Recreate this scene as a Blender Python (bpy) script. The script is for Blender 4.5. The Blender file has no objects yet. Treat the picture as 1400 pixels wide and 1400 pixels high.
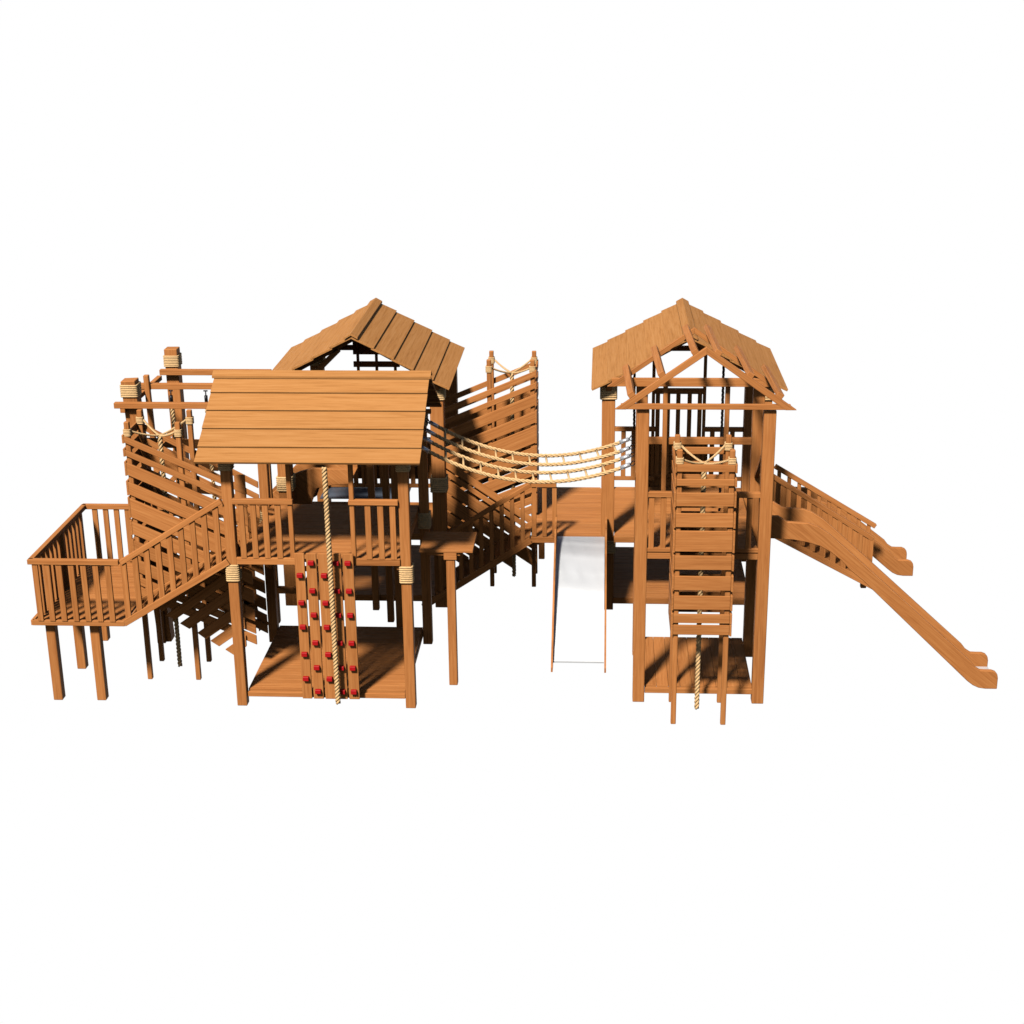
import bpy, bmesh, math, random
from mathutils import Vector, Matrix
random.seed(7)
sc = bpy.context.scene
col = sc.collection

# ------------------------------------------------------------------ materials
def nodes(name):
    m = bpy.data.materials.new(name); m.use_nodes = True
    nt = m.node_tree; b = nt.nodes['Principled BSDF']
    return m, nt, b
def wood(name, dark, mid, light, rough=0.5, grain=46.0, blotch=0.28, spec=0.08, vary=.12):
    m, nt, b = nodes(name)
    uv = nt.nodes.new('ShaderNodeUVMap'); uv.uv_map = 'grain'
    mp = nt.nodes.new('ShaderNodeMapping'); mp.inputs['Scale'].default_value = (1.3, grain, 1)
    n1 = nt.nodes.new('ShaderNodeTexNoise'); n1.inputs['Scale'].default_value = 1.0
    n1.inputs['Detail'].default_value = 5; n1.inputs['Roughness'].default_value = 0.62
    n1.inputs['Distortion'].default_value = 0.5
    mp2 = nt.nodes.new('ShaderNodeMapping'); mp2.inputs['Scale'].default_value = (0.9, 9.0, 1)
    n2 = nt.nodes.new('ShaderNodeTexNoise'); n2.inputs['Scale'].default_value = 1.0
    n2.inputs['Detail'].default_value = 3; n2.inputs['Distortion'].default_value = 1.6
    mp3 = nt.nodes.new('ShaderNodeMapping'); mp3.inputs['Scale'].default_value = (6.0, 150.0, 1)
    n3 = nt.nodes.new('ShaderNodeTexNoise'); n3.inputs['Scale'].default_value = 1.0; n3.inputs['Detail'].default_value = 2
    for a, c in ((mp, n1), (mp2, n2), (mp3, n3)):
        nt.links.new(uv.outputs[0], a.inputs[0]); nt.links.new(a.outputs[0], c.inputs[0])
    mx = nt.nodes.new('ShaderNodeMix'); mx.inputs[0].default_value = blotch
    nt.links.new(n1.outputs[0], mx.inputs[2]); nt.links.new(n2.outputs[0], mx.inputs[3])
    mx2 = nt.nodes.new('ShaderNodeMix'); mx2.inputs[0].default_value = 0.22
    nt.links.new(mx.outputs[0], mx2.inputs[2]); nt.links.new(n3.outputs[0], mx2.inputs[3])
    r = nt.nodes.new('ShaderNodeValToRGB')
    r.color_ramp.elements[0].position = 0.28; r.color_ramp.elements[0].color = (*dark, 1)
    r.color_ramp.elements[1].position = 0.72; r.color_ramp.elements[1].color = (*light, 1)
    e = r.color_ramp.elements.new(0.49); e.color = (*mid, 1)
    nt.links.new(mx2.outputs[0], r.inputs[0])
    # board to board tone: every board sits at its own random place in the grain map
    mp4 = nt.nodes.new('ShaderNodeMapping'); mp4.inputs['Scale'].default_value = (0.22, 0.55, 1)
    n4 = nt.nodes.new('ShaderNodeTexNoise'); n4.inputs['Scale'].default_value = 1.0; n4.inputs['Detail'].default_value = 1
    nt.links.new(uv.outputs[0], mp4.inputs[0]); nt.links.new(mp4.outputs[0], n4.inputs[0])
    mr = nt.nodes.new('ShaderNodeMapRange'); mr.inputs[1].default_value = .3; mr.inputs[2].default_value = .7
    mr.inputs[3].default_value = 1 - vary; mr.inputs[4].default_value = 1 + vary * .8
    hs = nt.nodes.new('ShaderNodeHueSaturation'); nt.links.new(n4.outputs[0], mr.inputs[0]); nt.links.new(mr.outputs[0], hs.inputs['Value'])
    nt.links.new(r.outputs[0], hs.inputs['Color']); nt.links.new(hs.outputs[0], b.inputs['Base Color'])
    b.inputs['Roughness'].default_value = rough
    b.inputs['Specular IOR Level'].default_value = spec
    bp = nt.nodes.new('ShaderNodeBump'); bp.inputs['Strength'].default_value = 0.25; bp.inputs['Distance'].default_value = 0.004
    nt.links.new(mx2.outputs[0], bp.inputs['Height']); nt.links.new(bp.outputs[0], b.inputs['Normal'])
    return m
M = {}
M['wood'] = wood('warm_timber', (0.34, 0.112, 0.028), (0.565, 0.210, 0.060), (0.72, 0.31, 0.10), rough=0.62)
M['roof'] = wood('roof_board_timber', (0.36, 0.142, 0.038), (0.54, 0.236, 0.072), (0.63, 0.305, 0.11), rough=0.7, spec=0.03, blotch=.15, vary=.05, grain=34)
def plain(name, c, rough, metal=0.0, spec=0.5, noise=0.0, nscale=30):
    m, nt, b = nodes(name)
    b.inputs['Roughness'].default_value = rough; b.inputs['Metallic'].default_value = metal
    b.inputs['Specular IOR Level'].default_value = spec
    tc = nt.nodes.new('ShaderNodeTexCoord'); n = nt.nodes.new('ShaderNodeTexNoise')
    n.inputs['Scale'].default_value = nscale; n.inputs['Detail'].default_value = 4
    nt.links.new(tc.outputs['Object'], n.inputs[0])
    r = nt.nodes.new('ShaderNodeValToRGB')
    r.color_ramp.elements[0].position = 0.3; r.color_ramp.elements[1].position = 0.7
    r.color_ramp.elements[0].color = (*[x * (1 - noise) for x in c], 1)
    r.color_ramp.elements[1].color = (*[min(1, x * (1 + noise)) for x in c], 1)
    nt.links.new(n.outputs[0], r.inputs[0]); nt.links.new(r.outputs[0], b.inputs['Base Color'])
    return m
M['rope'] = plain('hemp_rope', (0.86, 0.54, 0.25), 0.8, spec=0.15, noise=0.16, nscale=60)
M['red'] = plain('red_plastic', (0.52, 0.003, 0.006), 0.55, noise=0.06)
M['steel'] = plain('polished_ferrule_steel', (0.80, 0.82, 0.85), 0.35, 0.6, noise=0.05)
M['sheet'] = plain('slide_sheet_steel', (0.93, 0.94, 0.95), 0.55, 0.5, noise=0.03, nscale=4)
M['painted_shade_sheet'] = plain('painted_shade_steel', (0.14, 0.17, 0.22), 0.5, 0.2, noise=0.1, nscale=5)  # sheet steel with the shade inside the tower put into its base colour
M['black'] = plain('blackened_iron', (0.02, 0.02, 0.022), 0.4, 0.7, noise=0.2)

# ------------------------------------------------------------------ mesh builder
class MB:
    def __init__(s): s.v = []; s.f = []; s.uv = []; s.sm = []
    def quad(s, idx, uvs, smooth=False):
        s.f.append(idx); s.uv.append(uvs); s.sm.append(smooth)
    def hexa(s, c, L):
        """c: 8 corners (a-end 4, b-end 4, ring order); L length. grain runs a->b"""
        o = len(s.v); s.v += [Vector(p) for p in c]
        ou, ov = random.uniform(0, 40), random.uniform(0, 40)
        w = 0.0
        for i in range(4):
            j = (i + 1) % 4
            e = (s.v[o + i] - s.v[o + j]).length
            s.quad((o + i, o + j, o + 4 + j, o + 4 + i), [(ou, ov + w), (ou, ov + w + e), (ou + L, ov + w + e), (ou + L, ov + w)])
            w += e
        e1 = (s.v[o] - s.v[o + 1]).length; e2 = (s.v[o + 1] - s.v[o + 2]).length
        s.quad((o + 3, o + 2, o + 1, o), [(ou, ov), (ou + e1 * .3, ov), (ou + e1 * .3, ov + e2), (ou, ov + e2)])
        s.quad((o + 4, o + 5, o + 6, o + 7), [(ou, ov), (ou + e1 * .3, ov), (ou + e1 * .3, ov + e2), (ou, ov + e2)])
        return s
    def bar(s, a, b, w, h, up=(0, 0, 1)):
        a = Vector(a); b = Vector(b); d = (b - a); L = d.length; d.normalize()
        up = Vector(up)
        side = d.cross(up)
        if side.length < 1e-4: side = d.cross(Vector((0, 1, 0)))
        side.normalize(); u = side.cross(d).normalized()
        c = []
        for p in (a, b):
            for (i, j) in ((-1, -1), (1, -1), (1, 1), (-1, 1)):
                c.append(p + side * (i * w / 2) + u * (j * h / 2))
        return s.hexa(c, L)
    def box(s, x0, x1, y0, y1, z0, z1, ax=None):
        d = (x1 - x0, y1 - y0, z1 - z0)
        if ax is None: ax = d.index(max(d))
        cx, cy, cz = (x0 + x1) / 2, (y0 + y1) / 2, (z0 + z1) / 2
        if ax == 0: return s.bar((x0, cy, cz), (x1, cy, cz), d[1], d[2])
        if ax == 1: return s.bar((cx, y0, cz), (cx, y1, cz), d[0], d[2])
        return s.bar((cx, cy, z0), (cx, cy, z1), d[0], d[1], up=(0, 1, 0))
    def tube(s, pts, r, n=6, closed=False):
        pts = [Vector(p) for p in pts]; N = len(pts); o = len(s.v)
        ref = None
        for i in range(N):
            a = pts[(i - 1) % N] if (closed or i > 0) else pts[0]
            b = pts[(i + 1) % N] if (closed or i < N - 1) else pts[-1]
            t = (b - a).normalized()
            if ref is None:
                ref = t.cross(Vector((0, 0, 1)))
                if ref.length < 0.1: ref = t.cross(Vector((0, 1, 0)))
                ref.normalize()
            ref = (ref - t * ref.dot(t)).normalized(); bi = t.cross(ref)
            for k in range(n):
                an = 2 * math.pi * k / n
                s.v.append(pts[i] + ref * (math.cos(an) * r) + bi * (math.sin(an) * r))
        R = N if closed else N - 1
        for i in range(R):
            for k in range(n):
                a0 = o + i * n + k; a1 = o + i * n + (k + 1) % n
                b0 = o + ((i + 1) % N) * n + k; b1 = o + ((i + 1) % N) * n + (k + 1) % n
                s.quad((a0, a1, b1, b0), [(i, k), (i, k + 1), (i + 1, k + 1), (i + 1, k)], True)
        if not closed:
            s.quad(tuple(o + k for k in range(n))[::-1], [(0, 0)] * n)
            s.quad(tuple(o + (N - 1) * n + k for k in range(n)), [(0, 0)] * n)
        return s
    def prism(s, poly, y0, y1):
        """poly in (x,z), counter-clockwise or not; extruded along y"""
        o = len(s.v); n = len(poly)
        ou, ov = random.uniform(0, 40), random.uniform(0, 40)
        ang = -0.7
        def uvp(p): return (ou + p[0] * math.cos(ang) + p[1] * math.sin(ang), ov - p[0] * math.sin(ang) + p[1] * math.cos(ang))
        for y in (y0, y1):
            for p in poly: s.v.append(Vector((p[0], y, p[1])))
        s.quad(tuple(range(o, o + n)), [uvp(p) for p in poly])
        s.quad(tuple(range(o + n, o + 2 * n))[::-1], [uvp(p) for p in poly][::-1])
        w = 0
        for i in range(n):
            j = (i + 1) % n
            e = (s.v[o + i] - s.v[o + j]).length
            s.quad((o + i, o + n + i, o + n + j, o + j), [(ou + w, ov), (ou + w, ov + y1 - y0), (ou + w + e, ov + y1 - y0), (ou + w + e, ov)])
            w += e
        return s
    def build(s, name, mat, parent=None, bevel=0.0035, origin=None):
        me = bpy.data.meshes.new(name)
        if origin is None:
            xs = [v.x for v in s.v]; ys = [v.y for v in s.v]; zs = [v.z for v in s.v]
            origin = Vector(((min(xs) + max(xs)) / 2, (min(ys) + max(ys)) / 2, min(zs)))
        origin = Vector(origin)
        me.from_pydata([v - origin for v in s.v], [], s.f)
        uvl = me.uv_layers.new(name='grain')
        k = 0
        for uvs in s.uv:
            for u in uvs: uvl.data[k].uv = u; k += 1
        for p, sm in zip(me.polygons, s.sm): p.use_smooth = sm
        bm = bmesh.new(); bm.from_mesh(me)
        bmesh.ops.recalc_face_normals(bm, faces=bm.faces[:]); bm.to_mesh(me); bm.free()
        me.materials.append(M[mat])
        o = bpy.data.objects.new(name, me); col.objects.link(o)
        if parent is not None:
            pw = wpos(parent)
            o.parent = parent; o.location = origin - pw
        else: o.location = origin
        WP[o.name] = origin.copy()
        if bevel:
            md = o.modifiers.new('edge', 'BEVEL'); md.width = bevel; md.segments = 1; md.limit_method = 'ANGLE'; md.angle_limit = math.radians(50)
        return o
WP = {}
def wpos(o): return WP[o.name]
def thing(name, loc, label, cat, group=None):
    o = bpy.data.objects.new(name, None); col.objects.link(o); o.location = loc
    o.empty_display_size = 0.2
    WP[o.name] = Vector(loc); tag(o, label, cat, group); return o
def tag(o, label, cat=None, group=None):
    o['label'] = label
    if cat: o['category'] = cat
    if group: o['group'] = group
    return o

# rope: three twisted strands along a path
def densify(pts, step):
    pts = [Vector(p) for p in pts]; out = [pts[0]]
    seg = [(pts[i + 1] - pts[i]).length for i in range(len(pts) - 1)]
    tot = sum(seg); n = max(2, int(tot / step))
    for k in range(1, n + 1):
        d = tot * k / n; i = 0
        while i < len(seg) - 1 and d > seg[i]: d -= seg[i]; i += 1
        out.append(pts[i].lerp(pts[i + 1], min(1, d / seg[i])))
    return out
def rope_mb(mb, pts, r, pitch=None, n=6):
    pitch = pitch or r * 5.4
    P = densify(pts, pitch / 7)
    strands = [[], [], []]; ref = None; dist = 0
    for i, p in enumerate(P):
        a = P[max(0, i - 1)]; b = P[min(len(P) - 1, i + 1)]; t = (b - a).normalized()
        if ref is None:
            ref = t.cross(Vector((0, 0, 1)))
            if ref.length < .1: ref = t.cross(Vector((0, 1, 0)))
        ref = (ref - t * ref.dot(t)).normalized(); bi = t.cross(ref)
        if i: dist += (P[i] - P[i - 1]).length
        for k in range(3):
            an = 2 * math.pi * (dist / pitch + k / 3)
            strands[k].append(p + ref * (math.cos(an) * r * .60) + bi * (math.sin(an) * r * .60))
    for s_ in strands: mb.tube(s_, r * .50, n)
    return mb
def sag(a, b, drop, n=24, flat=0.0):
    a = Vector(a); b = Vector(b); out = []
    for i in range(n + 1):
        t = i / n; p = a.lerp(b, t); p.z -= drop * 4 * t * (1 - t); out.append(p)
    return out
def lashing(parent, cx, cy, hw, z0, z1, turns=7, name='rope_lashing'):
    mb = MB(); r = (z1 - z0) / turns / 2
    for k in range(turns):
        z = z0 + r + 2 * r * k; h = hw + r * .75; c = 0.35 * r + .004
        pts = []
        for (sx, sy) in ((-1, -1), (1, -1), (1, 1), (-1, 1)):
            X = cx + sx * h; Y = cy + sy * h
            if sx * sy > 0: pts += [(X, Y - sy * c, z), (X - sx * c, Y, z)] if (sx, sy) != (1, 1) else [(X, Y - c, z), (X - c, Y, z)]
            else: pts += [(X - sx * c, Y, z), (X, Y - sy * c, z)]
        mb.tube(pts, r * 1.02, 6, closed=True)
    return mb.build(name, 'rope', parent, bevel=0)

# ------------------------------------------------------------------ assemblies
def post(parent, x, y, z0, z1, w, lash=(), name='post', lw=None, tx=None, ty=None):
    mb = MB(); mb.bar((x, y, z0), (x if tx is None else tx, y if ty is None else ty, z1), w, w, up=(0, 1, 0))
    p = mb.build(name, 'wood', parent, bevel=0.006)
    for (a, b, n) in lash:
        t = ((a + b) / 2 - z0) / (z1 - z0)
        lashing(p, x + ((tx if tx is not None else x) - x) * t, y + ((ty if ty is not None else y) - y) * t, w / 2, a, b, n)
    return p
def deck(parent, x0, x1, y0, y1, z0, z1, n=None, along='x', name='deck', bw=.13):
    """boards with fine joints"""
    mb = MB()
    if along == 'x':
        n = n or max(2, round((y1 - y0) / bw)); d = (y1 - y0) / n
        for i in range(n): mb.box(x0, x1, y0 + i * d + .0015, y0 + (i + 1) * d - .0015, z0, z1, 0)
    else:
        n = n or max(2, round((x1 - x0) / bw)); d = (x1 - x0) / n
        for i in range(n): mb.box(x0 + i * d + .0015, x0 + (i + 1) * d - .0015, y0, y1, z0, z1, 1)
    return mb.build(name, 'wood', parent, bevel=.002)
def railing(parent, a, b, zt, zb, bals, rail_h=.06, rail_d=.06, bw=.065, bd=.03, foot=True, name='railing', z2=None, side=(0, 0, 1)):
    """a,b = plan end points (x,y); zt top of rail at a, zb bottom of balusters at a; z2=(zt,zb) at b for a sloped one; bals = fractions"""
    a = Vector((*a, 0)); b = Vector((*b, 0)); zt2, zb2 = z2 or (zt, zb)
    mb = MB()
    mb.bar((a.x, a.y, zt - rail_h / 2), (b.x, b.y, zt2 - rail_h / 2), rail_d, rail_h)
    r = mb.build(name, 'wood', parent, bevel=.004)
    if foot: MB().bar((a.x, a.y, zb + .025), (b.x, b.y, zb2 + .025), rail_d * .8, .05).build('foot_rail', 'wood', r, bevel=.003)
    d = (b - a).normalized()
    for t in bals:
        p = a.lerp(b, t); zt_ = zt + (zt2 - zt) * t - rail_h + .002; zb_ = zb + (zb2 - zb) * t + .004
        m = MB(); m.bar((p.x, p.y, zb_), (p.x, p.y, zt_), bw, bd, up=Vector((-d.y, d.x, 0)))
        m.build('baluster', 'wood', r, bevel=.003)
    return r
def roof(parent, axis, c, half, e0, e1, zr, ze, n=5, th=.03, cap=True, over=.02):
    """gabled board roof. axis 'x': ridge along x from e0..e1 with centre y=c ; 'y': ridge along y, centre x=c"""
    rf = None
    def P(u, v, z): return (u, v, z) if axis == 'x' else (v, u, z)
    for sgn in (-1, 1):
        mb = MB()
        top = .05
        for i in range(n):
            t0 = i / n; t1 = (i + 1) / n + (.035 if i < n - 1 else 0)
            L = half
            # lapped boards: upper ones ride on the lower
            o0 = c + sgn * (top * 0 + L * t0); o1 = c + sgn * (L * t1)
            z0 = zr - (zr - ze) * t0; z1 = zr - (zr - ze) * t1
            lift0, lift1 = -.012, .016
            a0, a1 = z0 + lift0, z1 + lift1
            sl_ = math.atan2(zr - ze, half); dx_, dz_ = th * math.sin(sl_), th * math.cos(sl_)
            cs = [P(e0, o0, a0 - dz_), P(e0, o0, a0), P(e0, o1, a1), P(e0, o1 - sgn * dx_, a1 - dz_)]
            cs2 = [P(e1, o0, a0 - dz_), P(e1, o0, a0), P(e1, o1, a1), P(e1, o1 - sgn * dx_, a1 - dz_)]
            mb.hexa(cs + cs2, e1 - e0)
        rf = mb.build('roof_slope', 'roof', parent, bevel=.002)
    if cap:
        mb = MB(); k = (zr - ze) / half
        for sgn in (-1, 1):
            w = .085
            a = zr + .034
            cs = [P(e0 - over, c, a - .028), P(e0 - over, c, a), P(e0 - over, c + sgn * w, a - k * w), P(e0 - over, c + sgn * w, a - k * w - .028)]
            cs2 = [P(e1 + over, c, a - .028), P(e1 + over, c, a), P(e1 + over, c + sgn * w, a - k * w), P(e1 + over, c + sgn * w, a - k * w - .028)]
            mb.hexa(cs + cs2, e1 - e0)
        mb.build('ridge_cap', 'roof', parent, bevel=.002)
def truss(parent, axis, at, c, half, zr, ze, w=.05, h=.075, tie=None, tie_z=None, name='roof_truss', tieh=.07, mat='wood', king=False):
    """triangular frame in the plane perpendicular to the ridge, at position `at` along the ridge"""
    def P(v, z): return (at, v, z) if axis == 'x' else (v, at, z)
    mb = MB()
    for s in (-1, 1): mb.bar(P(c, zr), P(c + s * half, ze), w, h)
    if tie:
        for z in (tie if isinstance(tie, (list, tuple)) else [tie]):
            f = (zr - z) / (zr - ze); hw = half * min(1, f)
            mb.bar(P(c - hw, z), P(c + hw, z), w * .9, tieh)
    return mb.build(name, mat, parent, bevel=.003)

# ================================================================== 1. FRONT CABIN (gable roof, ridge left-right)
Z1 = 1.82
cab = thing('cabin_tower', (-3.15, 17.1, 0), 'front left play tower, its wide lapped board roof sloping towards the viewer', 'play tower')
PW = .115
ls = [(1.55, 1.755, 8), (2.86, 2.985, 5)]
post(cab, -4.135, 16.215, 0, 3.06, PW, ls); post(cab, -2.17, 16.215, 0, 3.06, PW, ls)
post(cab, -4.135, 18.03, 0, 3.06, PW, ls); post(cab, -2.17, 18.03, 0, 3.06, PW, ls)
deck(cab, -4.065, -2.24, 16.23, 18.08, .15, .19, name='ground_floor')
m = MB(); m.box(-4.07, -2.235, 16.19, 16.225, .105, .165); m.box(-4.07, -2.235, 18.075, 18.12, .10, .148); m.box(-4.075, -4.04, 16.23, 18.08, .09, .148); m.box(-2.265, -2.23, 16.23, 18.08, .09, .148)
m.build('floor_frame', 'wood', cab)
deck(cab, -4.07, -2.235, 16.175, 18.09, 1.785, Z1, name='deck')
m = MB(); m.box(-4.075, -3.36, 16.135, 16.172, 1.765, 1.845); m.box(-2.75, -2.23, 16.135, 16.172, 1.765, 1.845)
m.box(-4.075, -4.03, 16.18, 18.08, 1.70, 1.783, 1); m.box(-2.275, -2.235, 16.18, 18.08, 1.70, 1.783, 1); m.box(-4.03, -2.28, 18.05, 18.085, 1.70, 1.783)
m.build('deck_frame', 'wood', cab)
for x in (-3.435, -2.745):
    post(cab, x, 16.165, 1.80, 3.0, .052, name='opening_stud')
x0, x1 = -4.076, -3.40
railing(cab, (x0, 16.15), (x1, 16.15), 2.54, 1.83, [(v - x0) / (x1 - x0) for v in (-3.985, -3.85, -3.715, -3.575)], foot=False)
x0, x1 = -2.78, -2.23
railing(cab, (x0, 16.15), (x1, 16.15), 2.54, 1.83, [(v - x0) / (x1 - x0) for v in (-2.57, -2.43, -2.295)], foot=False)
roof(cab, 'x', 17.08, 1.20, -4.40, -1.945, 3.735, 3.03)
for x in (-4.135, -2.17): truss(cab, 'x', x, 17.08, 1.08, 3.66, 3.03, tie=3.08)
m = MB(); m.box(-4.3, -2.05, 16.20, 16.25, 3.005, 3.055); m.box(-4.3, -2.05, 18.0, 18.06, 3.005, 3.055); m.build('eave_beam', 'wood', cab)

# climbing wall and ropes on the front
wall = thing('climbing_wall', (-3.07, 16.09, 0), 'five upright planks with red hand holds fixed below the front cabin opening', 'climbing wall')
zA = [1.674, 1.344, 1.049, .713, .409]; zB = [1.824, 1.491, 1.198, .857, .548, .25]
pl = [(-3.405, -3.295), (-3.275, -3.16), (-3.14, -3.015), (-2.99, -2.885), (-2.865, -2.745)]
for i, (a, b) in enumerate(pl):
    m = MB(); m.box(a, b, 16.075, 16.105, .145, 1.925, 2); p = m.build('plank', 'wood', wall)
    cx = a + (b - a) * (.5 if i != 1 else .5)
    for z in (zA if i in (0, 2) else zB):
        m = MB(); m.box(cx - .033, cx + .033, 16.03, 16.074, z - .024, z + .024)
        m.build('hand_hold', 'red', p, bevel=.003)
m = MB(); m.box(-3.41, -2.74, 16.107, 16.133, 1.70, 1.76); m.box(-3.41, -2.74, 16.107, 16.133, .19, .25); m.build('cross_batten', 'wood', wall)
m = rope_mb(MB(), [(-2.99, 15.94, 2.98), (-2.985, 15.96, 1.6), (-2.98, 15.98, .14)], .030, pitch=.135)
tag(m.build('climbing_rope', 'rope', bevel=0), 'thick twisted rope hanging in front of the planks with red holds', 'climbing rope')

# ================================================================== 2. LEFT LANDING AND STAIR
land = thing('stair_landing', (-5.95, 17.1, 0), 'raised railed platform on stout square legs at the far left end', 'platform')
ZL = 1.04
deck(land, -6.47, -5.44, 16.17, 18.05, ZL - .035, ZL, along='x', bw=.09)
m = MB(); m.box(-6.49, -5.42, 16.125, 16.167, .995, 1.06, 0); m.box(-6.51, -6.472, 16.13, 18.09, .995, 1.06, 1); m.box(-6.47, -5.45, 18.053, 18.09, .96, 1.06, 0)
m.box(-6.45, -5.5, 17.2, 17.28, .93, 1.003, 0); m.build('deck_frame', 'wood', land)
for (x, y) in ((-6.335, 16.285), (-5.82, 16.295), (-6.335, 17.15), (-6.32, 18.0), (-5.56, 17.95)): post(land, x, y, 0, 1.0, .108, name='leg')
x0, x1 = -6.46, -5.415
railing(land, (x0, 16.13), (x1, 16.13), 1.81, 1.05, [(v - x0) / (x1 - x0) for v in (-6.385, -6.248, -6.11, -5.97, -5.83, -5.69, -5.55)], foot=False)
railing(land, (-6.43, 16.13), (-6.43, 18.06), 1.81, 1.05, [(.12 + .136 * i) / 1.93 for i in range(13)], foot=False)
railing(land, (-6.45, 18.05), (-5.1, 18.05), 1.81, 1.05, [(.15 + .137 * i) / 1.35 for i in range(9)], foot=False)
for (x, y) in ((-6.43, 17.15),): post(land, x, y, 1.05, 1.75, .075, name='rail_post')
st = thing('stair_ramp', (-4.8, 16.45, 1.0), 'sloping boarded ramp with baluster rail rising from the left platform to the front cabin', 'ramp')
xa, za, xb, zb = -5.42, 1.03, -4.19, 1.80
m = MB(); N = 11
for i in range(N):
    t0, t1 = i / N, (i + 1) / N
    A = Vector((xa + (xb - xa) * t0, 0, za + (zb - za) * t0)); B = Vector((xa + (xb - xa) * t1, 0, za + (zb - za) * t1))
    B = A.lerp(B, .985)
    m.hexa([(A.x, 16.18, A.z - .03), (A.x, 16.18, A.z), (B.x, 16.18, B.z), (B.x, 16.18, B.z - .03), (A.x, 16.74, A.z - .03), (A.x, 16.74, A.z), (B.x, 16.74, B.z), (B.x, 16.74, B.z - .03)], .56)
m.build('ramp_boards', 'wood', st)
m = MB()
for i in range(N):
    t = (i + .5) / N; x = xa + (xb - xa) * t; z = za + (zb - za) * t + .016
    m.bar((x, 16.21, z), (x, 16.70, z), .03, .022, up=(-.53, 0, .85))
m.build('cleats', 'wood', st)
m = MB()
for y in (16.15, 16.765):
    m.bar((xa - .01, y, za - .005), (xb + .02, y, zb - .005), .045, .075)
m.build('stringer', 'wood', st)
railing(st, (-5.40, 16.15), (-4.20, 16.15), 1.80, 1.05, [(.03 + .137 * i) / 1.2 for i in range(9)], foot=False, z2=(2.545, 1.80))

# ================================================================== 3. CLIMBING SHAFTS
PZ = [(2.985, 3.063), (2.828, 2.901), (2.598, 2.748), (2.361, 2.516), (2.082, 2.317), (1.872, 2.032), (1.633, 1.795), (1.406, 1.565), (1.246, 1.35), (1.107, 1.22)]
def shaft(xl, xr, yf, yb, zt, label, ext=0, slope=.42, rdz=0, planks=PZ, pw=.058, zrope=.05, side_top=True, low=None):
    t = thing('climbing_shaft', ((xl + xr) / 2, (yf + yb) / 2, 0), label, 'climbing shaft', 'four posted climbing shafts with planks and a hanging rope')
    for (x, y) in ((xl, yf), (xr, yf), (xl, yb), (xr, yb)):
        post(t, x, y, 0, zt, pw, [(zt - .168, zt - .082, 5)])
    fy, by = yf - pw / 2 - .014, yb + pw / 2 + .014
    # ext<0: planks run left from the right edge, ext>0: run right from the left edge, 0: straight box
    outer = xr + pw / 2 + .012 if ext < 0 else xl - pw / 2 - .012
    for (z0, z1) in planks:
        for y in (fy, by):
            m = MB()
            if ext == 0:
                m.box(xl - pw / 2, xr + pw / 2, y - .012, y + .012, z0, z1, 0)
            else:
                x2 = outer + ext; dz = -slope * abs(ext) + (rdz if y == by else 0)
                m.hexa([(outer, y - .012, z0), (outer, y - .012, z1), (outer, y + .012, z1), (outer, y + .012, z0),
                        (x2, y - .012, z0 + dz), (x2, y - .012, z1 + dz), (x2, y + .012, z1 + dz), (x2, y + .012, z0 + dz)], abs(ext))
            m.build('plank', 'wood', t, bevel=.003)
        for sx in ((-1, 1) if ext == 0 else ((1,) if ext < 0 else (-1,))):
            x = (xl - pw / 2 - .014) if sx < 0 else (xr + pw / 2 + .014)
            m = MB(); m.box(x - .012, x + .012, yf - pw / 2 - .03, yb + pw / 2 + .03, z0 - .012, z1 + .008, 1); m.build('plank', 'wood', t, bevel=.003)
    # crossing ropes at the top and the hanging one
    cx, cy = (xl + xr) / 2, (yf + yb) / 2; zc = zt - .235
    m = MB()
    for (x, y) in ((xl, yf), (xr, yf), (xl, yb), (xr, yb)):
        z = zt - .11; P = []
        ax = x + (pw / 2 if x < cx else -pw / 2)
        for i in range(11):
            s = i / 10; P.append((ax + (cx - ax) * s, y + (cy - y) * s, z + (zc - z) * (1 - (1 - s) ** 1.5)))
        rope_mb(m, P, .013)
    m.build('rope_spreader', 'rope', t, bevel=0)
    m = rope_mb(MB(), [(cx, cy, zc), (cx, cy, zrope)], .028); m.build('rope', 'rope', t, bevel=0)
    return t
s1 = shaft(.83, 1.385, 15.89, 16.45, 3.215, 'upright climbing shaft of level planks standing before the unroofed tower')
s2 = shaft(-5.41, -4.82, 16.86, 17.38, 3.215, 'climbing shaft with long planks slanting down to the front cabin, behind the left ramp', ext=1.38, slope=.45, rdz=-.12)
m = MB(); m.box(-4.205, -4.08, 16.815, 16.84, 1.70, 2.60, 2); m.build('end_board', 'wood', s2)
s3 = shaft(-1.49, -.915, 19.985, 20.485, 3.20, 'climbing shaft with long planks slanting down to the rear left tower, beside the wooden bridge', ext=-1.22, slope=.42)

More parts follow.
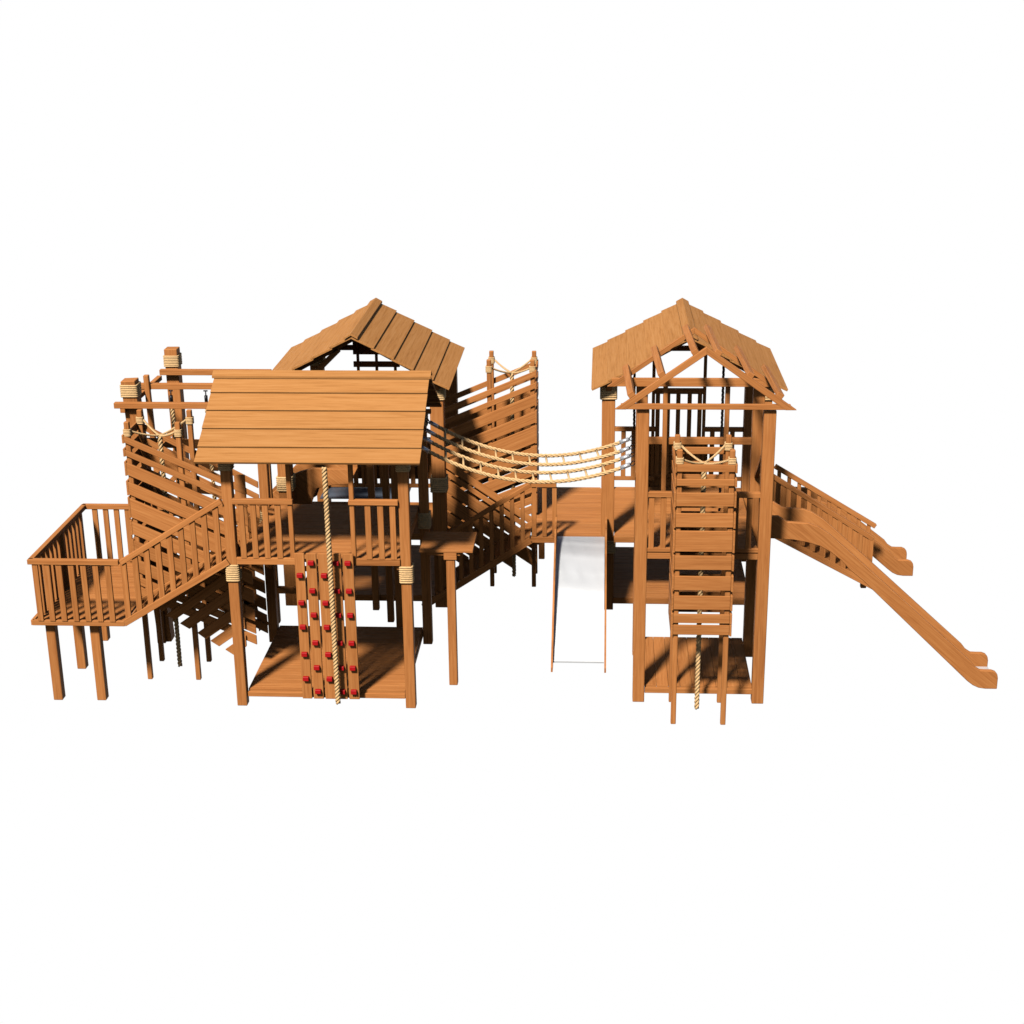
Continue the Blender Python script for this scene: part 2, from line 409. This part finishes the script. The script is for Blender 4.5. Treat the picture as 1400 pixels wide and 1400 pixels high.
# slanting plank screens (lower groups)
scr = thing('plank_screen', (-4.7, 16.75, 0), 'dark slanting planks with stepped ends hanging under the left ramp', 'plank screen')
ends = [((-5.24, .99), (-5.17, .91)), ((-5.14, .86), (-5.02, .81)), ((-4.97, .76), (-4.86, .69)), ((-4.77, .64), (-4.67, .56)), ((-4.62, .54), (-4.52, .47)), ((-4.45, .43), (-4.35, .36))]
for (p, q) in ends:
    k = .72; x2 = -4.19
    m = MB(); y0, y1 = 16.775, 16.80
    a = (p[0], p[1]); b = (q[0], q[1])
    a2 = (x2, p[1] + k * (x2 - p[0])); b2 = (x2, q[1] + k * (x2 - q[0]))
    m.hexa([(a[0], y0, a[1]), (b[0], y0, b[1]), (b[0], y1, b[1]), (a[0], y1, a[1]), (a2[0], y0, a2[1]), (b2[0], y0, b2[1]), (b2[0], y1, b2[1]), (a2[0], y1, a2[1])], 1)
    m.build('plank', 'wood', scr)
    dx = .26; m = MB(); y0, y1 = 17.44, 17.465
    a = (a[0] + dx - .03, a[1] + .22); b = (b[0] + dx + .04, b[1] + .12)
    a2 = (-4.19, a[1] + k * (-4.19 - a[0])); b2 = (-4.19, b[1] + k * (-4.19 - b[0]))
    m.hexa([(a[0], y0, a[1]), (b[0], y0, b[1]), (b[0], y1, b[1]), (a[0], y1, a[1]), (a2[0], y0, a2[1]), (b2[0], y0, b2[1]), (b2[0], y1, b2[1]), (a2[0], y1, a2[1])], 1)
    m.build('plank', 'wood', scr)
scr2 = thing('plank_screen', (-1.5, 19.85, 0), 'slanting plank screen between the rear left tower and the bridge stair', 'plank screen')
for (zt_, zb_, xe) in ((1.89, 1.775, -.93), (1.745, 1.665, -.90), (1.615, 1.435, -.90), (1.405, 1.19, -.93), (1.155, .96, -1.2), (.925, .725, -1.5), (.69, .52, -1.8)):
    k = .70; xs = -2.13
    L = xe - xs; m = MB(); y0, y1 = 19.86, 19.885
    m.hexa([(xs, y0, zb_), (xs, y0, zt_), (xs, y1, zt_), (xs, y1, zb_), (xe, y0, zb_ - k * L), (xe, y0, zt_ - k * L), (xe, y1, zt_ - k * L), (xe, y1, zb_ - k * L)], L)
    m.build('plank', 'wood', scr2)

# ================================================================== 4. REAR LEFT TOWER
bt = thing('roofed_tower', (-3.12, 20.1, 0), 'rear left play tower, steep board roof with its ridge running away from the viewer', 'play tower')
QW = .175; L2 = [(1.62, 1.82, 7), (2.86, 3.02, 6)]
for (x, y) in ((-4.13, 19.27), (-2.11, 19.27), (-3.98, 21.1), (-2.11, 21.1)): post(bt, x, y, 0, 3.08, QW, L2)
deck(bt, -4.04, -2.2, 19.19, 21.1, .14, .18, name='ground_floor')
deck(bt, -4.04, -2.2, 19.19, 20.45, 1.02, 1.055)
m = MB(); m.box(-4.04, -2.2, 19.15, 19.188, .97, 1.06); m.box(-4.04, -2.2, 19.15, 19.188, .10, .185); m.build('deck_frame', 'wood', bt)
roof(bt, 'y', -3.14, 1.225, 19.0, 21.25, 3.735, 3.05)
for y in (19.27, 21.1): truss(bt, 'y', y, -3.14, 1.1, 3.66, 3.05, tie=None if y < 20 else 3.10)
m = MB(); m.box(-4.17, -4.09, 19.15, 21.15, 3.0, 3.055); m.box(-2.15, -2.07, 19.15, 21.15, 3.0, 3.055); m.build('eave_beam', 'wood', bt)
m = MB()
for x in (-4.13,): m.bar((x + .06, 19.27, 2.80), (x + .78, 19.27, 3.50), .05, .07)
m.build('knee_brace', 'wood', bt)
m = MB()
for z in (3.16, 3.04, 2.86, 2.66): m.box(-3.47, -2.82, 21.10, 21.13, z - .04, z + .04, 0)
for x in (-3.40, -3.14, -2.88): m.box(x - .02, x + .02, 21.07, 21.095, 1.1, 3.55, 2)
m.build('lattice', 'wood', bt)
m = MB()
for i in range(3): m.box(-3.86, -2.22, 21.17, 21.195, 1.16 + .2 * i, 1.355 + .2 * i, 0)
m.build('back_panel', 'wood', bt)
railing(bt, (-3.88, 21.1), (-2.2, 21.1), 1.80, 1.06, [(.1 + .137 * i) / 1.68 for i in range(12)], foot=True)

# ================================================================== 5. REAR RIGHT TOWER
rt = thing('roofed_tower', (1.09, 20.1, 0), 'rear right play tower, tall board roof above the slides and ramp', 'play tower')
L3 = [(.80, .98, 6), (2.88, 3.05, 6)]
for (x, y) in ((.085, 19.26), (2.06, 19.26), (.085, 21.1), (2.06, 21.1)): post(rt, x, y, 0, 3.08, .17, L3 if x < 1 else L3[1:])
deck(rt, .17, 1.97, 19.19, 21.1, .14, .18, name='ground_floor')
deck(rt, -.002, 1.97, 19.36, 21.1, 1.035, 1.07); deck(rt, .175, 1.97, 19.12, 19.358, 1.035, 1.07, n=2, name='deck_edge')
m = MB(); m.box(.17, 1.97, 19.08, 19.117, .985, 1.075); m.box(.17, 1.97, 19.15, 19.188, .10, .185); m.box(.17, 1.97, 21.102, 21.14, .98, 1.075); m.build('deck_frame', 'wood', rt)
roof(rt, 'y', 1.09, 1.225, 19.0, 21.25, 3.735, 3.05)
for y in (19.27, 21.1): truss(rt, 'y', y, 1.09, 1.1, 3.66, 3.05, tie=None if y < 20 else 3.10)
m = MB(); m.box(.045, .125, 19.15, 21.15, 3.0, 3.055); m.box(2.02, 2.1, 19.15, 21.15, 3.0, 3.055); m.build('eave_beam', 'wood', rt)
railing(rt, (.16, 21.08), (.75, 21.08), 1.98, 1.20, [.25, .49, .73], foot=True)
railing(rt, (1.40, 21.08), (1.98, 21.08), 1.98, 1.20, [.25, .49, .73], foot=True)
railing(rt, (.70, 21.22), (1.45, 21.22), 2.50, 1.2, [.11, .30, .49, .70, .89], rail_h=.075, bw=.06, foot=True)
m = MB()
for i in range(4): m.box(.66, 1.50, 21.26, 21.29, 1.0 + .18 * i, 1.178 + .18 * i, 0)
m.build('back_panel', 'wood', rt)
for (x, y) in ((.72, 21.22), (1.43, 21.22)): post(rt, x, y, 0, 3.2, .045, name='stud')

# ================================================================== 6. FRONT RIGHT TOWER with bare rafters
ft = thing('framed_tower', (1.13, 17.1, 0), 'front right tall tower whose roof is bare rafters and purlins without boards', 'play tower')
TW = .135
for (x, y) in ((.45, 16.48), (1.82, 16.48), (.47, 17.78), (1.83, 17.78)): post(ft, x, y, 0, 3.50, TW)
deck(ft, .52, 1.755, 16.47, 17.86, .155, .195, along='y', name='ground_floor')
m = MB(); m.box(.52, 1.755, 16.43, 16.467, .11, .175); m.build('floor_frame', 'wood', ft)
deck(ft, .52, 1.755, 16.47, 17.72, 1.83, 1.865, along='x')
m = MB(); m.box(.52, 1.755, 16.425, 16.467, 1.855, 1.90); m.box(.52, 1.755, 16.43, 16.467, 1.77, 1.84); m.build('deck_frame', 'wood', ft)
railing(ft, (.52, 16.45), (.80, 16.45), 2.56, 1.87, [.15, .62], foot=False, bw=.06)
railing(ft, (1.42, 16.45), (1.755, 16.45), 2.56, 1.87, [.22, .66], foot=False, bw=.06)
m = MB(); m.box(.54, 1.765, 17.74, 17.80, 2.72, 2.80); m.build('tie_beam', 'wood', ft)
for x in (.74, 1.46): post(ft, x, 17.70, 1.87, 3.47, .055, name='stud')
C = 1.115
def tri_truss(xl, xr, xc, y0, y1, zb, zt, rv, tieh, inset=.003):
    m = MB(); k = (zt - zb) / (xc - xl); fx = rv / k
    for (xe, s) in ((xl, 1), (xr, -1)):
        a = [(xe, zb), (xc, zt), (xc, zt - rv), (xe + s * fx, zb)]
        m.hexa([(a[0][0], y0, a[0][1]), (a[3][0], y0, a[3][1]), (a[3][0], y1, a[3][1]), (a[0][0], y1, a[0][1]),
                (a[1][0], y0, a[1][1]), (a[2][0], y0, a[2][1]), (a[2][0], y1, a[2][1]), (a[1][0], y1, a[1][1])], 1.1)
    m.box(xl + fx * .55, xr - fx * .55, y0 + inset, y1 - inset, zb + .002, zb + tieh, 0)
    return m.build('roof_truss', 'wood', ft, bevel=.003)
tri_truss(.14, 2.095, C, 16.362, 16.408, 3.52, 4.215, .085, .062)
tri_truss(.06, 2.04, 1.05, 17.58, 17.63, 3.46, 4.155, .065, .10)
for s_ in (-1, 1):
    for f in (.13, .50, .84):
        x = C + s_ * f * .95; z = 4.225 - f * .66
        m = MB(); m.bar((x, 16.37, z + .01), (x - .04, 17.68, z), .075, .055, up=(s_ * .55, 0, .83)); m.build('purlin', 'wood', ft)
for x in (.47, 1.83):
    m = MB(); m.bar((x, 17.70, 2.35), (x, 17.05, 2.80), .05, .06); m.build('knee_brace', 'wood', ft)

# ================================================================== 7. ROPE BRIDGE (two rope ladders)
lx, lz, rx, rz = -2.105, 2.955, .375, 2.83
ly = [17.93, 17.58, 17.25, 16.90]; ry = [17.66, 17.30, 17.0, 16.66]
def bp(i, t):
    x = lx + (rx - lx) * t; y = ly[i] + (ry[i] - ly[i]) * t; z = lz + (rz - lz) * t - .33 * 4 * t * (1 - t)
    return Vector((x, y, z))
for (a, b, lab, ph) in ((0, 1, 'rear one of two sagging rope ladders strung side by side between the front towers', .095), (2, 3, 'nearer of two sagging rope ladders strung side by side between the front towers', .124)):
    rb = thing('rope_ladder', ((lx + rx) / 2, (ly[a] + ly[b]) / 2, 2.3), lab, 'rope ladder', 'rope ladders between the two front towers')
    for i in (a, b):
        P = [bp(i, .055 + .885 * k / 40) for k in range(41)]
        m = rope_mb(MB(), P, .0225, pitch=.17); m.build('rope', 'rope', rb, bevel=0)
        for (t0, t1, te) in ((.018, .06, 0.0), (.978, .935, 1.0)):
            m = MB(); m.tube([bp(i, t0), bp(i, t1)], .024, 10); f = m.build('ferrule', 'steel', rb, bevel=0)
            m = MB(); p, q = bp(i, t0), bp(i, te)
            m.tube([p, p.lerp(q, .5) + Vector((0, 0, .03)), q + Vector((0, 0, .01))], .007, 6); m.tube([p, p.lerp(q, .5) - Vector((0, 0, .03)), q - Vector((0, 0, .01))], .007, 6)
            m.build('shackle', 'black', rb, bevel=0)
    for k in range(11):
        t = ph + .081 * k
        if t > .93: continue
        m = MB(); m.tube([bp(a, t), bp(b, t + .014)], .0125, 7); m.build('rung', 'rope', rb, bevel=0)

# ================================================================== 8. WOODEN BRIDGE with its stair, STEEL SLIDE
br = thing('timber_bridge', (-.4, 20.1, 0), 'low boarded bridge with short baluster rail joining the two rear towers above the steel slide', 'bridge')
deck(br, -.895, .03, 19.11, 21.15, 1.015, 1.05, along='x', bw=.10)
m = MB(); m.box(-.91, -.575, 19.07, 19.107, .975, 1.055, 0); m.box(-.89, -.01, 21.153, 21.19, .96, 1.05, 0); m.box(-.86, -.80, 19.12, 21.15, .93, 1.012, 1); m.build('deck_frame', 'wood', br)
railing(br, (-.90, 19.09), (-.575, 19.09), 1.80, 1.056, [.11, .52, .92], foot=False, bw=.058)
for (x, y) in ((-.85, 21.08),): post(br, x, y, 0, .96, .085, name='leg')
bs = thing('bridge_stair', (-1.5, 19.3, 0), 'baluster railed stair dropping left from the timber bridge behind the lookout shelf', 'stair')
m = MB()
for y in (19.09, 19.75): m.bar((-.905, y, 1.01), (-2.35, y, .05), .04, .085)
m.build('stringer', 'wood', bs)
m = MB(); N = 9
for i in range(N):
    t = (i + .5) / N; x = -.93 - 1.4 * t; z = 1.0 - .93 * t
    m.box(x - .075, x + .075, 19.115, 19.725, z - .015, z + .015, 1)
m.build('treads', 'wood', bs)
railing(bs, (-.91, 19.09), (-2.2, 19.09), 1.80, 1.04, [(.105 + .136 * i) / 1.29 for i in range(9)], rail_h=.055, foot=False, z2=(.97, .20), bw=.055)

sl = thing('steel_slide', (-.26, 18.2, 0), 'wide bright steel slide with thin wooden side boards dropping towards the viewer from the bridge', 'slide')
prof = [(19.105, 1.056)] + [(19.105 - .0283 * i, 1.056 - .66 * .5 * (.0283 * i) ** 2 / .62) for i in range(1, 23)]
k_ = (prof[-1][1] - prof[-2][1]) / (prof[-1][0] - prof[-2][0])
prof += [(18.0, prof[-1][1] + (18.0 - prof[-1][0]) * (prof[-1][1] - .10) / (prof[-1][0] - 17.30)), (17.30, .10)]
def chute(prof, along, c0, c1, parent, th=.02):
    """closed bent sheet; prof = (run, z) stations, along 'y' or 'x' is the running axis"""
    m = MB(); n = len(prof)
    for (r, z) in prof:
        for (c, dz) in ((c0, 0), (c1, 0), (c1, -th), (c0, -th)):
            m.v.append(Vector((c, r, z + dz)) if along == 'y' else Vector((r, c, z + dz)))
    for i in range(n - 1):
        for k in range(4):
            a = 4 * i + k; b = 4 * i + (k + 1) % 4
            m.quad((a, b, b + 4, a + 4), [(0, 0)] * 4)
    m.quad((0, 1, 2, 3), [(0, 0)] * 4); m.quad(tuple(4 * (n - 1) + k for k in (3, 2, 1, 0)), [(0, 0)] * 4)
    return m.build('chute', 'sheet', parent, bevel=0)
chute(prof, 'y', -.565, .05, sl)
top = [(19.12, 1.34), (19.02, 1.33), (18.80, 1.27), (18.50, 1.08), (17.55, .36), (17.40, .24), (17.28, .16), (17.20, .06)]
bot = [(17.20, 0), (17.36, 0), (17.50, .05), (18.5, .78), (18.75, .92), (19.0, .98), (19.12, .99)]
for x in (-.59, .055):
    m = MB(); poly = top + bot
    n = len(poly); o_ = len(m.v); ou = random.uniform(0, 30)
    for xx in (x, x + .022):
        for (y, z) in poly: m.v.append(Vector((xx, y, z)))
    uvp = [(ou + y * .8 + z * .6, y * -.6 + z * .8) for (y, z) in poly]
    m.quad(tuple(range(n)), uvp); m.quad(tuple(range(n, 2 * n))[::-1], uvp[::-1])
    for i in range(n):
        j = (i + 1) % n; m.quad((i, n + i, n + j, j), [uvp[i], uvp[i], uvp[j], uvp[j]])
    m.build('side_board', 'wood', sl, bevel=0)

# ================================================================== 9. LOOKOUT SHELF
sh = thing('lookout_shelf', (-1.75, 17.0, 0), 'single post timber shelf standing at the right side of the front cabin', 'shelf')
m = MB()
for i in range(4): m.box(-2.09, -1.47, 16.77 + i * .157, 16.77 + (i + 1) * .157 - .002, 1.69, 1.725, 0)
m.build('shelf_board', 'wood', sh)
post(sh, -1.735, 16.84, 0, 1.64, .10, name='leg')
m = MB(); m.box(-2.0, -1.62, 16.80, 16.88, 1.642, 1.688, 0); m.box(-1.81, -1.66, 16.775, 16.798, 1.60, 1.688, 0); m.build('bracket', 'wood', sh)

# ================================================================== 10. WOODEN SLIDES
topP = [(1.93, 2.12), (2.02, 2.12), (2.12, 2.055), (2.24, 2.045), (2.36, 2.04), (2.47, 2.00), (2.60, 1.915), (2.76, 1.775), (3.02, 1.54), (4.33, .34), (4.38, .275), (4.44, .235), (4.50, .232), (4.575, .232), (4.62, .215), (4.645, .185), (4.655, .14)]
botP = [(4.655, -.0), (4.52, .0), (4.44, .012), (4.37, .045), (4.30, .10), (3.02, 1.345), (2.87, 1.47), (2.75, 1.60), (2.62, 1.70), (2.51, 1.765), (2.36, 1.81), (2.20, 1.84), (1.93, 1.855)]
def wslide(dx, y0, y1, zcut, label, xs=0.0, squeeze=1.0):
    t = thing('wooden_slide', (dx + 3.2, (y0 + y1) / 2, 0), label, 'slide', 'wooden sided slides on the right')
    def T(p):
        x, z = p
        return (x + dx, z)
    top_, bot_ = [T(p) for p in topP], [T(p) for p in botP]
    if zcut is not None:
        top_ = [(2.15, 1.12), (2.72, 1.12), (2.95, 1.11), (3.10, 1.06)] + [p for p in top_ if p[0] > 3.5]
        bot_ = [p for p in bot_ if p[0] > 3.5] + [(3.10, .87), (2.95, .92), (2.72, .93), (2.15, .93)]
    for y in (y0, y1):
        MB().prism(top_ + bot_, y - .028, y + .028).build('side_board', 'wood', t, bevel=.006)
    chute([(a[0], a[1] + (.04 if a[0] - dx < 4.2 else .06)) for a in bot_[::-1]], 'x', y0 + .029, y1 - .029, t, .015)
    return t
wslide(0, 16.93, 17.43, None, 'long wooden sided slide running down right from the front right tower')
wslide(-.31, 20.55, 21.05, 1.32, 'shorter wooden sided slide behind the railed ramp, only its foot in view')

# ================================================================== 11. RIGHT RAMP
rr = thing('railed_ramp', (2.9, 19.7, 0), 'closely balustered ramp dropping right from the rear right tower behind the long slide', 'ramp')
xa_, za_, xb_, zb_ = 2.2, 1.07, 3.60, .32
m = MB(); N = 14
for i in range(N):
    t0, t1 = i / N, (i + .985) / N
    A = (xa_ + (xb_ - xa_) * t0, za_ + (zb_ - za_) * t0); B = (xa_ + (xb_ - xa_) * t1, za_ + (zb_ - za_) * t1)
    m.hexa([(A[0], 19.45, A[1] - .03), (A[0], 19.45, A[1]), (B[0], 19.45, B[1]), (B[0], 19.45, B[1] - .03), (A[0], 20.05, A[1] - .03), (A[0], 20.05, A[1]), (B[0], 20.05, B[1]), (B[0], 20.05, B[1] - .03)], .6)
m.build('ramp_boards', 'wood', rr)
m = MB(); N = 11
for i in range(N):
    x0_, x1_ = 2.32 + 1.36 * i / N, 2.32 + 1.36 * (i + .985) / N
    ft_ = lambda x: 1.60 - .60 * (x - 2.32); fb_ = lambda x: 1.02 - .55 * (x - 2.32)
    m.hexa([(x0_, 20.0, fb_(x0_)), (x1_, 20.0, fb_(x1_)), (x1_, 20.02, fb_(x1_)), (x0_, 20.02, fb_(x0_)), (x0_, 20.0, ft_(x0_)), (x1_, 20.0, ft_(x1_)), (x1_, 20.02, ft_(x1_)), (x0_, 20.02, ft_(x0_))], .6)
m.build('side_boarding', 'wood', rr, bevel=.002)
m = MB()
for y in (19.42, 20.08): m.bar((2.15, y, 1.06), (3.62, y, .27), .045, .08)
m.build('stringer', 'wood', rr)
railing(rr, (2.17, 19.42), (3.56, 19.42), 1.86, 1.12, [(.06 + .137 * i) / 1.39 for i in range(10)], foot=False, z2=(.98, .30), bw=.075)
railing(rr, (2.32, 20.08), (3.70, 20.08), 1.76, 1.05, [(.06 + .137 * i) / 1.38 for i in range(10)], foot=False, z2=(.92, .25), bw=.05)
post(rr, 3.59, 20.08, 0, .30, .075, name='leg')

# ================================================================== 12. SWING FRAME
sf = thing('swing_set', (-5.1, 18.7, 0), 'tall swing frame with two rope lashed posts carrying long level beams at the back left', 'swing frame')
post(sf, -5.53, 18.03, 0, 3.42, .175, [(3.22, 3.375, 7)], tx=-5.69, ty=18.0)
post(sf, -5.50, 19.33, 0, 3.50, .165, [(3.27, 3.42, 7)], tx=-5.52)
for (y, z, x0, x1) in ((17.87, 3.135, -5.86, -4.36), (18.66, 3.17, -5.79, -4.36), (19.20, 3.215, -5.66, -4.22)):
    m = MB(); m.box(x0, x1, y - .035, y + .035, z - .035, z + .035, 0); m.build('beam', 'wood', sf)
m = MB(); m.bar((-5.76, 17.84, 3.075), (-5.70, 19.3, 3.115), .06, .06); m.build('cross_beam', 'wood', sf)
post(sf, -5.60, 18.62, 0, 3.32, .065, name='middle_post', tx=-5.67)
m = MB()
for (z0, z1) in ((2.6, 2.25), (2.35, 1.95), (2.05, 1.62), (1.72, 1.3)): m.bar((-5.62, 18.1, z0), (-5.0, 19.2, z1), .03, .12)
for x in (-5.52,):
    m.bar((x, 18.05, 2.5), (x + .35, 18.05, 2.8), .05, .06); m.bar((x, 18.05, 2.2), (x + .3, 18.05, 2.5), .05, .06); m.bar((x, 18.05, 1.9), (x + .3, 18.05, 2.2), .05, .06)
m.build('brace', 'wood', sf)
for (x, lab) in ((-5.37, 'left hand swing rope on a black clip under the middle beam'), (-4.93, 'swing rope on a black clip under the middle beam, close to the front cabin roof')):
    t = thing('swing_rope', (x, 18.6, 0), lab, 'rope', 'ropes hanging from the swing frame')
    m = MB(); m.tube([(x - .025, 18.6, 3.125), (x + .025, 18.6, 3.125)], .009, 6); m.tube([(x, 18.6, 3.12), (x, 18.6, 3.05)], .008, 6); m.build('hanger', 'black', t, bevel=0)
    m = MB(); m.tube([(x, 18.6, 3.065), (x, 18.6, 2.965)], .022, 8); m.build('clip', 'black', t, bevel=0)
    m = rope_mb(MB(), [(x, 18.6, 2.97), (x + .02, 18.6, .25)], .026); m.build('rope', 'rope', t, bevel=0)

# ================================================================== 13. PASSAGE BETWEEN THE LEFT TOWERS
ps = thing('crawl_passage', (-3.4, 18.7, 0), 'plain square posts and rails linking the front cabin to the rear left tower', 'passage')
for (x, y) in ((-4.22, 18.62), (-2.73, 18.70), (-2.58, 18.45), (-2.98, 19.10)): post(ps, x, y, 0, 3.0, .085)
m = MB(); m.box(-4.18, -3.7, 18.58, 18.66, .42, .50, 0); m.build('rail', 'wood', ps)

# inside things of the rear towers
t = thing('wooden_slide', (-3.9, 19.8, 0), 'humped wooden slide glimpsed between the rail and roof of the front left tower', 'slide')
tp = [(-4.95, .95), (-4.64, 1.22), (-4.40, 1.45), (-4.15, 1.71), (-3.99, 1.78), (-3.81, 1.83), (-3.56, 1.82), (-3.30, 1.82)]
bt_ = [(-3.30, 1.62), (-3.56, 1.60), (-3.78, 1.55), (-3.88, 1.28), (-4.0, 1.20), (-4.17, 1.10), (-4.42, .95), (-4.66, .80), (-4.95, .62)]
for y in (19.55, 20.05): MB().prism(tp + bt_, y - .028, y + .028).build('side_board', 'wood', t, bevel=.005)
m = MB()
for i in range(len(tp) - 1):
    A, B = tp[i], tp[i + 1]
    m.hexa([(A[0], 19.58, A[1] - .16), (A[0], 19.58, A[1] - .13), (B[0], 19.58, B[1] - .13), (B[0], 19.58, B[1] - .16), (A[0], 20.02, A[1] - .16), (A[0], 20.02, A[1] - .13), (B[0], 20.02, B[1] - .13), (B[0], 20.02, B[1] - .16)], .4)
m.build('bed_boards', 'wood', t, bevel=0)
t = thing('steel_counter', (-3.2, 20.8, 0), 'grey steel sheet top with painted-in shade, seen through the front cabin at the rear left tower', 'counter')
m = MB(); m.box(-3.95, -2.72, 20.62, 21.28, 1.035, 1.05, 0); m.build('sheet', 'painted_shade_sheet', t, bevel=0)
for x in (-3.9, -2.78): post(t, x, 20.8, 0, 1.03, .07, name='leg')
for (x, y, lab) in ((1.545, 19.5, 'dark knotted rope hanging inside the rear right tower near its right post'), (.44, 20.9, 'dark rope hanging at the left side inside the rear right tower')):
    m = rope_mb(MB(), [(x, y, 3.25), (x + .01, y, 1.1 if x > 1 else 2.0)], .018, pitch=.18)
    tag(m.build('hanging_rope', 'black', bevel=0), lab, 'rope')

# ------------------------------------------------------------------ camera
cam = bpy.data.cameras.new('camera'); co = bpy.data.objects.new('camera', cam); col.objects.link(co)
Rm = Matrix([(0.9983417, -0.008248, 0.0569717), (0.0565381, 0.3266468, -0.9434539), (-0.010828, 0.9451105, 0.3265715)])
co.matrix_world = Matrix.Translation((0, 0, 8.0)) @ Rm.to_4x4()
cam.sensor_width = 36; cam.lens = 54.8187; cam.clip_end = 500
sc.camera = co

# ------------------------------------------------------------------ light
elev = math.radians(48); az = math.radians(23)
d = Vector((math.sin(az) * math.cos(elev), math.cos(az) * math.cos(elev), -math.sin(elev)))
su = bpy.data.lights.new('sun', 'SUN'); su.energy = 4.6; su.angle = math.radians(6.5); su.color = (1.0, .965, .91)
so = bpy.data.objects.new('sun', su); col.objects.link(so); so.rotation_euler = d.to_track_quat('-Z', 'Y').to_euler()
w = bpy.data.worlds.new('World'); sc.world = w; w.use_nodes = True
nt = w.node_tree; nt.nodes.clear()
out = nt.nodes.new('ShaderNodeOutputWorld'); mix = nt.nodes.new('ShaderNodeMixShader')
bg1 = nt.nodes.new('ShaderNodeBackground'); bg2 = nt.nodes.new('ShaderNodeBackground')
sky = nt.nodes.new('ShaderNodeTexSky'); sky.sky_type = 'NISHITA'; sky.sun_disc = False
sky.sun_elevation = elev; sky.sun_rotation = math.atan2(-d.x, -d.y)
nt.links.new(sky.outputs[0], bg1.inputs[0]); bg1.inputs[1].default_value = 0.04
bg2.inputs[0].default_value = (1, 1, 1, 1); bg2.inputs[1].default_value = 1.0
# plain white studio backdrop behind the playset (a cone of directions beyond the objects)
tc = nt.nodes.new('ShaderNodeTexCoord'); dp = nt.nodes.new('ShaderNodeVectorMath'); dp.operation = 'DOT_PRODUCT'
vd = Rm @ Vector((0, 0, -1)); dp.inputs[1].default_value = vd
gt = nt.nodes.new('ShaderNodeMath'); gt.operation = 'GREATER_THAN'; gt.inputs[1].default_value = math.cos(math.radians(36))
nt.links.new(tc.outputs['Generated'], dp.inputs[0]); nt.links.new(dp.outputs['Value'], gt.inputs[0])
nt.links.new(gt.outputs[0], mix.inputs[0]); nt.links.new(bg1.outputs[0], mix.inputs[1]); nt.links.new(bg2.outputs[0], mix.inputs[2])
nt.links.new(mix.outputs[0], out.inputs[0])
sc.view_settings.view_transform = 'Standard'; sc.view_settings.look = 'None'; sc.view_settings.exposure = 0; sc.view_settings.gamma = 1
sc.view_settings.use_curve_mapping = False
sc.cycles.diffuse_bounces = 0
